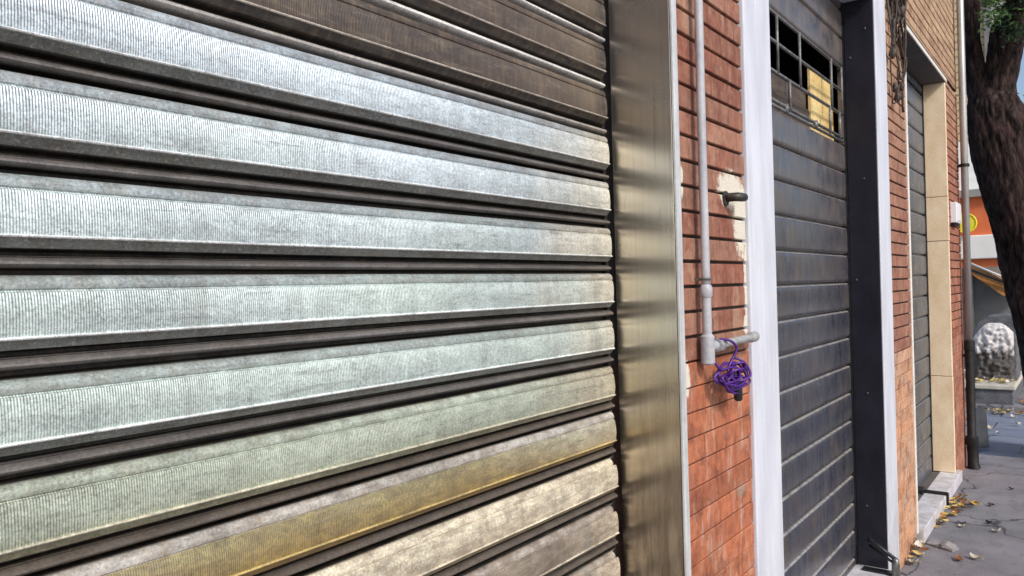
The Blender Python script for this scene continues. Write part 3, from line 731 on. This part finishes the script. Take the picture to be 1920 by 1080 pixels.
tb3 = limb([(.215, 8.2, 2.95), (.25, 8.2, 3.30), (.285, 8.2, 3.55), (.345, 8.2, 3.80), (.47, 8.2, 4.1), (.85, 8.1, 4.9), (1.3, 7.9, 6.2)], [.155, .115, .125, .13, .11, .07, .03], 64, 140, 15)
tb.add(tb2.v, tb2.f); tb.add(tb3.v, tb3.f)
tb.build('trunk', M['bark'], tr, smooth=True)
def leaf_blob(mb, c, rad, n, rnd, size=.07, cols=((.035, .075, .02), (.07, .14, .035), (.10, .19, .05), (.025, .05, .018)), clumps=14):
    cl = []
    for i in range(clumps):
        while True:
            p = Vector((rnd.uniform(-1, 1), rnd.uniform(-1, 1), rnd.uniform(-1, 1)))
            if .25 < p.length < 1: break
        cl.append((Vector(c)+Vector((p.x*rad[0], p.y*rad[1], p.z*rad[2])), rnd.uniform(.16, .34)*min(rad), rnd.choice(cols)))
    for i in range(n):
        cc, cr, col = rnd.choice(cl)
        p = cc+Vector((rnd.gauss(0, 1), rnd.gauss(0, 1), rnd.gauss(0, .8)))*cr
        u = Vector((rnd.gauss(0, 1), rnd.gauss(0, 1), rnd.gauss(0, .6))).normalized(); v = u.orthogonal().normalized()
        v = (Matrix.Rotation(rnd.uniform(0, 6.28), 3, u) @ v); w_ = u.cross(v)
        L = size*rnd.uniform(.6, 1.3); W = L*.38; t = rnd.uniform(.75, 1.3)
        mb.add([p-u*L*.5, p+v*W*.5+w_*W*.12, p+u*L*.5, p-v*W*.5+w_*W*.12], [(0, 1, 2), (0, 2, 3)], 0, tint=(col[0]*t, col[1]*t, col[2]*t))
lr = random.Random(5); lb = MB()
leaf_blob(lb, (.42, 7.85, 3.90), (.21, .22, .24), 2400, lr, .05, ((.04, .09, .025), (.09, .18, .05), (.16, .28, .09), (.025, .05, .018)))
leaf_blob(lb, (.66, 7.9, 4.15), (.30, .3, .34), 1100, lr, .055)
leaf_blob(lb, (1.1, 8.2, 5.6), (1.3, 1.2, .9), 4200, lr, .09, clumps=22)
leaf_blob(lb, (-.2, 8.9, 6.4), (1.1, 1.2, .9), 2600, lr, .09, clumps=18)
leaf_blob(lb, (.9, 7.9, 6.8), (1.3, 1.3, .8), 2800, lr, .09, clumps=18)
lb.build('crown', M['leaf'], tr)

# ================================================================== ACROSS THE STREET
# plinth and whitewashed stub of wall
pl = empty('stone_plinth', (-.1, 11.2, 0), 'low stone plinth step strewn with leaves, carrying the whitewashed block', 'plinth')
b = MB(); b.box(-3.5, .105, 10.95, 12.6, 0, .20); b.build('plinth_body', M['darkcap'], pl, bevel=.02)
b = MB(); b.box(-3.52, .125, 10.92, 12.62, .2, .262); b.build('plinth_top', M['kerbtop'], pl, bevel=.015)
bl = empty('whitewashed_block', (-.13, 11.5, .262), 'round topped stub of masonry patched with flaking whitewash on the stone plinth', 'masonry block')
b = MB(); b.prism([(-.36, .262), (.115, .262), (.115, 1.06), (.06, 1.085), (-.05, 1.085), (-.18, 1.07), (-.29, .99), (-.36, .86)], 'y', 11.42, 11.95); b.build('block_body', M['darkcap'], bl, bevel=.015)
b = MB(); nx, nz = 36, 52; vs = []; fs = []
for i in range(nx+1):
    for j in range(nz+1):
        fx, fz = i/nx, j/nz; x = -.352+.44*fx; topz = .985-.20*max(0, (.42-fx)/.42)**1.6-.12*max(0, (fx-.68)/.32)**1.5
        z = .262+(topz-.262)*fz; edge = min(fx, 1-fx, 1-fz)*9
        rel = .075*min(1, edge)*(.45+1.2*abs(N(x*8, z*8, 2))+.5*N(x*20, z*20, 5))
        vs.append((x, 11.418-max(0.002, rel), z))
for i in range(nx):
    for j in range(nz): a = i*(nz+1)+j; fs.append((a, a+1, a+nz+2, a+nz+1))
b.add(vs, fs); b.build('rubble_face', mat_whitewash(), bl, smooth=True)
# grey rendered wall behind with wooden eave
gw = empty('grey_wall', (-1.2, 14, 0), 'grey rendered wall behind the whitewashed block, under the sloping wooden eave', 'wall')
b = MB(); b.box(-4.0, .34, 14.0, 14.3, .02, 1.72); b.build('rendered_face', M['concrete'], gw)
b = MB(); b.box(-.66, -.60, 13.93, 13.998, .02, 1.62); b.build('wall_pilaster', M['stone'], gw)
ev = empty('wooden_eave', (-.5, 13.8, 1.6), 'sloping orange brown wooden eave over the grey wall, half hidden by the tree', 'canopy')
b = MB(); b.add([(-.70, 13.9, 1.74), (-.62, 13.95, 1.78), (.10, 13.35, 1.36), (.10, 13.35, 1.30), (-.16, 13.4, 1.28), (-.62, 13.9, 1.62), (-.70, 14.0, 1.74), (-.62, 14.0, 1.80), (.10, 14.0, 1.40), (.10, 14.0, 1.30), (-.16, 14.0, 1.28), (-.62, 14.0, 1.62)],
              [(0, 1, 2, 3, 4, 5), (6, 11, 10, 9, 8, 7), (0, 6, 7, 1), (1, 7, 8, 2), (2, 8, 9, 3), (3, 9, 10, 4), (4, 10, 11, 5), (5, 11, 6, 0)])
b.build('eave_board', M['eave'], ev)
b = MB(); b.tube([(-.69, 13.86, 1.715), (-.30, 13.58, 1.545), (.10, 13.33, 1.385)], .022, 8); b.build('gutter', M['eavedark'], ev, smooth=True)
b = MB(); b.tube([(-.66, 13.88, 1.80), (-.28, 13.62, 1.61), (.10, 13.35, 1.425)], .016, 8); b.build('flashing', M['whitewall'], ev, smooth=True)
# orange and white building
ob = empty('banded_building', (-1, 18, 0), 'orange building with white bands and a pale roof edge, seen behind the trunk', 'building')
b = MB(); b.box(-9, 2.2, 17.6, 24, 0, 1.91); b.box(-9, 2.2, 17.6, 24, 2.38, 3.13); b.build('orange_wall', M['orange'], ob)
b = MB(); b.box(-9, 2.25, 17.5, 24, 1.912, 2.378); b.build('white_band', M['whitewall'], ob, bevel=.02)
b = MB(); b.add([(-9, 17.4, 2.9), (2.3, 17.4, 3.32), (2.3, 19.2, 4.5), (-9, 19.2, 4.5), (-9, 17.5, 3.134), (2.3, 17.5, 3.134), (-9, 19.2, 3.134), (2.3, 19.2, 3.134)],
              [(0, 1, 2, 3), (0, 4, 5, 1), (1, 5, 7, 2), (0, 3, 6, 4), (3, 2, 7, 6), (4, 6, 7, 5)]); b.v[0] = (-9, 17.4, 3.14); b.build('pale_roof', M['greyroof'], ob)
yb = empty('ribbed_building', (-3, 22, 0), 'tall building clad in yellowish horizontal ribs, glimpsed through the tree fork', 'building')
b = MB(); b.box(-9, -1.05, 22, 28, 0, 12); b.build('ribbed_wall', mat_band_facade(), yb)
b = MB(); b.box(-1.05, -.9, 21.9, 28, 0, 12.1); b.build('corner_strip', M['concrete'], yb)
sg = empty('round_sign', (-1.06, 17.3, 2.62), 'bright yellow round sign on the orange building', 'sign')
b = MB(); b.tube([(-1.06, 17.45, 2.62), (-1.06, 17.40, 2.62)], .20, 28); b.build('sign_disc', M['signyellow'], sg, autosmooth=40)
b = MB(); b.tube(arc((-1.06, 17.398, 2.62), .185, .185, (1, 0, 0), (0, 0, 1), 0, 2*math.pi, 29)[:-1], .012, 6, closed=True); b.build('sign_rim', M['signyellow'], sg, smooth=True)
b = MB(); b.box(-1.08, -1.04, 17.45, 17.6, 2.60, 2.64); b.build('sign_bracket', M['blacksteel'], sg)
# white low wall and dry shrub at the right edge
lw = MB(); lw.box(.17, 3.5, 12.9, 13.2, .42, .90); lw.box(.17, 3.5, 12.95, 13.2, .02, .418)
tag(lw.build('low_wall', M['whitewall'], None, bevel=.01), 'low white wall at the right edge beyond the whitewashed block', 'wall')
su = empty('dry_shrub', (.6, 12.6, .02), 'dry ochre and green shrub in front of the low white wall', 'shrub')
b = MB(); leaf_blob(b, (.42, 12.6, .82), (.26, .2, .30), 500, lr, .06, ((.32, .18, .03), (.40, .27, .07), (.10, .09, .02), (.20, .10, .02)), 10); b.build('foliage', M['leaf'], su)
b = MB()
for i in range(6): b.tube([(.45+.02*i, 12.62, .02), (.40+.05*i, 12.6, .45), (.30+.09*i, 12.58, .9)], [.012, .008, .004], 6)
b.build('stem', M['bark'], su, smooth=True)
# stone at the corner, across the mouth of the side street
cs = MB(); cs.tube([(-.02, 8.6, -.05), (-.02, 8.6, .05), (-.015, 8.6, .22), (-.01, 8.6, .30), (-.01, 8.6, .33)], [.075, .07, .058, .045, .018], 12)
tag(cs.build('kerb_stone', M['stone'], None, smooth=True), 'pale rounded guard stone at the street corner behind the downpipe foot', 'kerb stone')
# background tree, right edge
bt = empty('background_tree', (.9, 30, 0), 'distant green tree against the white sky at the right edge', 'tree')
b = MB(); b.tube([(.9, 30, 0), (.85, 30, 2.5), (1.0, 30, 5), (.9, 30, 7)], [.3, .24, .16, .05], 10); b.build('trunk', M['bark'], bt, smooth=True)
b = MB(); leaf_blob(b, (.9, 30, 5.6), (2.0, 2.0, 1.9), 3200, lr, .2, ((.05, .11, .05), (.08, .16, .07), (.04, .08, .06)), 24); b.build('crown', M['leaf'], bt)

# ================================================================== FALLEN LEAVES, CHIPS
def leaf_mesh(name, mat, curl, rnd, L=.06):
    b = MB(); n = 7; vs = []
    for i in range(n):
        t = i/(n-1); wdt = L*.34*math.sin(math.pi*min(1, t*.92+.04))**.8
        z = .004+curl*L*(t-.5)**2*2+rnd.uniform(-.001, .001)
        vs += [(-L/2+L*t, -wdt, z+curl*L*.30), (-L/2+L*t, 0, z), (-L/2+L*t, wdt, z+curl*L*.22)]
    fs = []
    for i in range(n-1):
        for j in range(2): fs.append((i*3+j, i*3+j+1, (i+1)*3+j+1, (i+1)*3+j))
    b.add(vs, fs); b.tube([(-L/2, 0, vs[1][2]), (-L*.72, .003, .004)], .0012, 5)
    me = b.build(name, mat, None, smooth=True); return me
lrn = random.Random(31)
protos = {}
def drop(kind, x, y, z, label, size=1.):
    size *= .85
    if kind not in protos:
        o = leaf_mesh('fallen_leaf', M[kind], lrn.uniform(.3, .9), lrn); protos[kind] = o
    else:
        o = protos[kind].copy(); COL.objects.link(o)
    o.location = (x, y, z); o.rotation_euler = (lrn.uniform(-.35, .35), lrn.uniform(-.35, .35), lrn.uniform(0, 6.28))
    s = size*lrn.uniform(.75, 1.25); o.scale = (s, s, s)
    tag(o, label, 'leaf', 'fallen leaves'); return o
for i in range(24):
    t = lrn.random(); x = .045+lrn.random()**2*.12*(.4+t); y = 5.45+t*.85
    drop(lrn.choice(('leaf_y', 'leaf_y', 'leaf_o', 'leaf_y', 'leaf_o')), x, y, .004+lrn.random()*.02, 'fallen leaf in the heap beside the white marble thresholds')
for i in range(10):
    drop(lrn.choice(('leaf_y', 'leaf_o', 'leaf_y')), .06+lrn.random()*.14, 6.0+lrn.random()*.3, .006+lrn.random()*.02, 'fallen leaf in the heap beside the white marble thresholds', 1.1)
for i in range(18):
    drop(lrn.choice(('leaf_y', 'leaf_o', 'leaf_p')), .012+lrn.random()*.055, 4.62+lrn.random()*.5, .004+lrn.random()*.05, 'dry leaf caught at the foot of the second brick pier')
for (x, y, kd, lab) in ((.286, 6.171, 'leaf_d', 'dark dead leaf on open pavement, farther than the other dark ones'), (.31, 5.725, 'leaf_d', 'dark dead leaf on open pavement left of the pale greenish one'), (.367, 5.548, 'leaf_p', 'pale greenish leaf on the open pavement near the right edge'),
                    (.181, 5.555, 'leaf_p', 'small whitish leaf on the pavement short of the leaf heap'), (.313, 4.965, 'leaf_p', 'whitish leaf lying nearest the bottom of the picture'), (.236, 4.90, 'leaf_o', 'dark red brown leaf beside the broken paver'),
                    (.17, 5.62, 'leaf_d', 'dark leaf touching the small whitish one on the pavement'), (.36, 6.72, 'leaf_d', 'dark dead leaf far up the pavement near the street')):
    drop(kd, x, y, .004, lab, 1.0)
for i in range(46):
    drop(lrn.choice(('leaf_y', 'leaf_y', 'leaf_p', 'leaf_o')), -.45+lrn.random()*.75, 10.62+lrn.random()*.28, -.045+.01*lrn.random(), 'yellow leaf in the gutter at the foot of the stone plinth', 1.3)
for i in range(34):
    drop(lrn.choice(('leaf_y', 'leaf_y', 'leaf_p')), -.4+lrn.random()*.5, 11.0+lrn.random()*.4, .268+.01*lrn.random(), 'yellow leaf lying on top of the stone plinth', 1.3)
for i in range(16):
    drop(lrn.choice(('leaf_y', 'leaf_p', 'leaf_o', 'leaf_p')), -.35+lrn.random()**1.4*.55, 8.3+lrn.random()*2.2, -.045+.01*lrn.random(), 'leaf scattered on the bluish paving of the side street', 1.2)
for i in range(30):
    drop(lrn.choice(('leaf_y', 'leaf_o')), .13+lrn.random()*.4, 10.98+lrn.random()*1.0, .028+.03*lrn.random(), 'leaf heaped beyond the side street at the right edge', 1.4)
b = MB(); b.prism([(.045, 5.10), (.19, 5.03), (.215, 5.10), (.19, 5.17), (.06, 5.19)], 'z', .0, .012)
b.add([(.13, 5.05, .0125), (.20, 5.035, .0125), (.205, 5.13, .0125), (.14, 5.15, .0125), (.125, 5.07, .028), (.15, 5.06, .035), (.16, 5.12, .036), (.13, 5.13, .026)], [(0, 1, 5, 4), (1, 2, 6, 5), (2, 3, 7, 6), (3, 0, 4, 7), (4, 5, 6, 7), (3, 2, 1, 0)])
tag(b.build('broken_paver', M['chip'], None, bevel=.003), 'broken wedge of paving lying on the pavement near the second brick pier', 'paver')
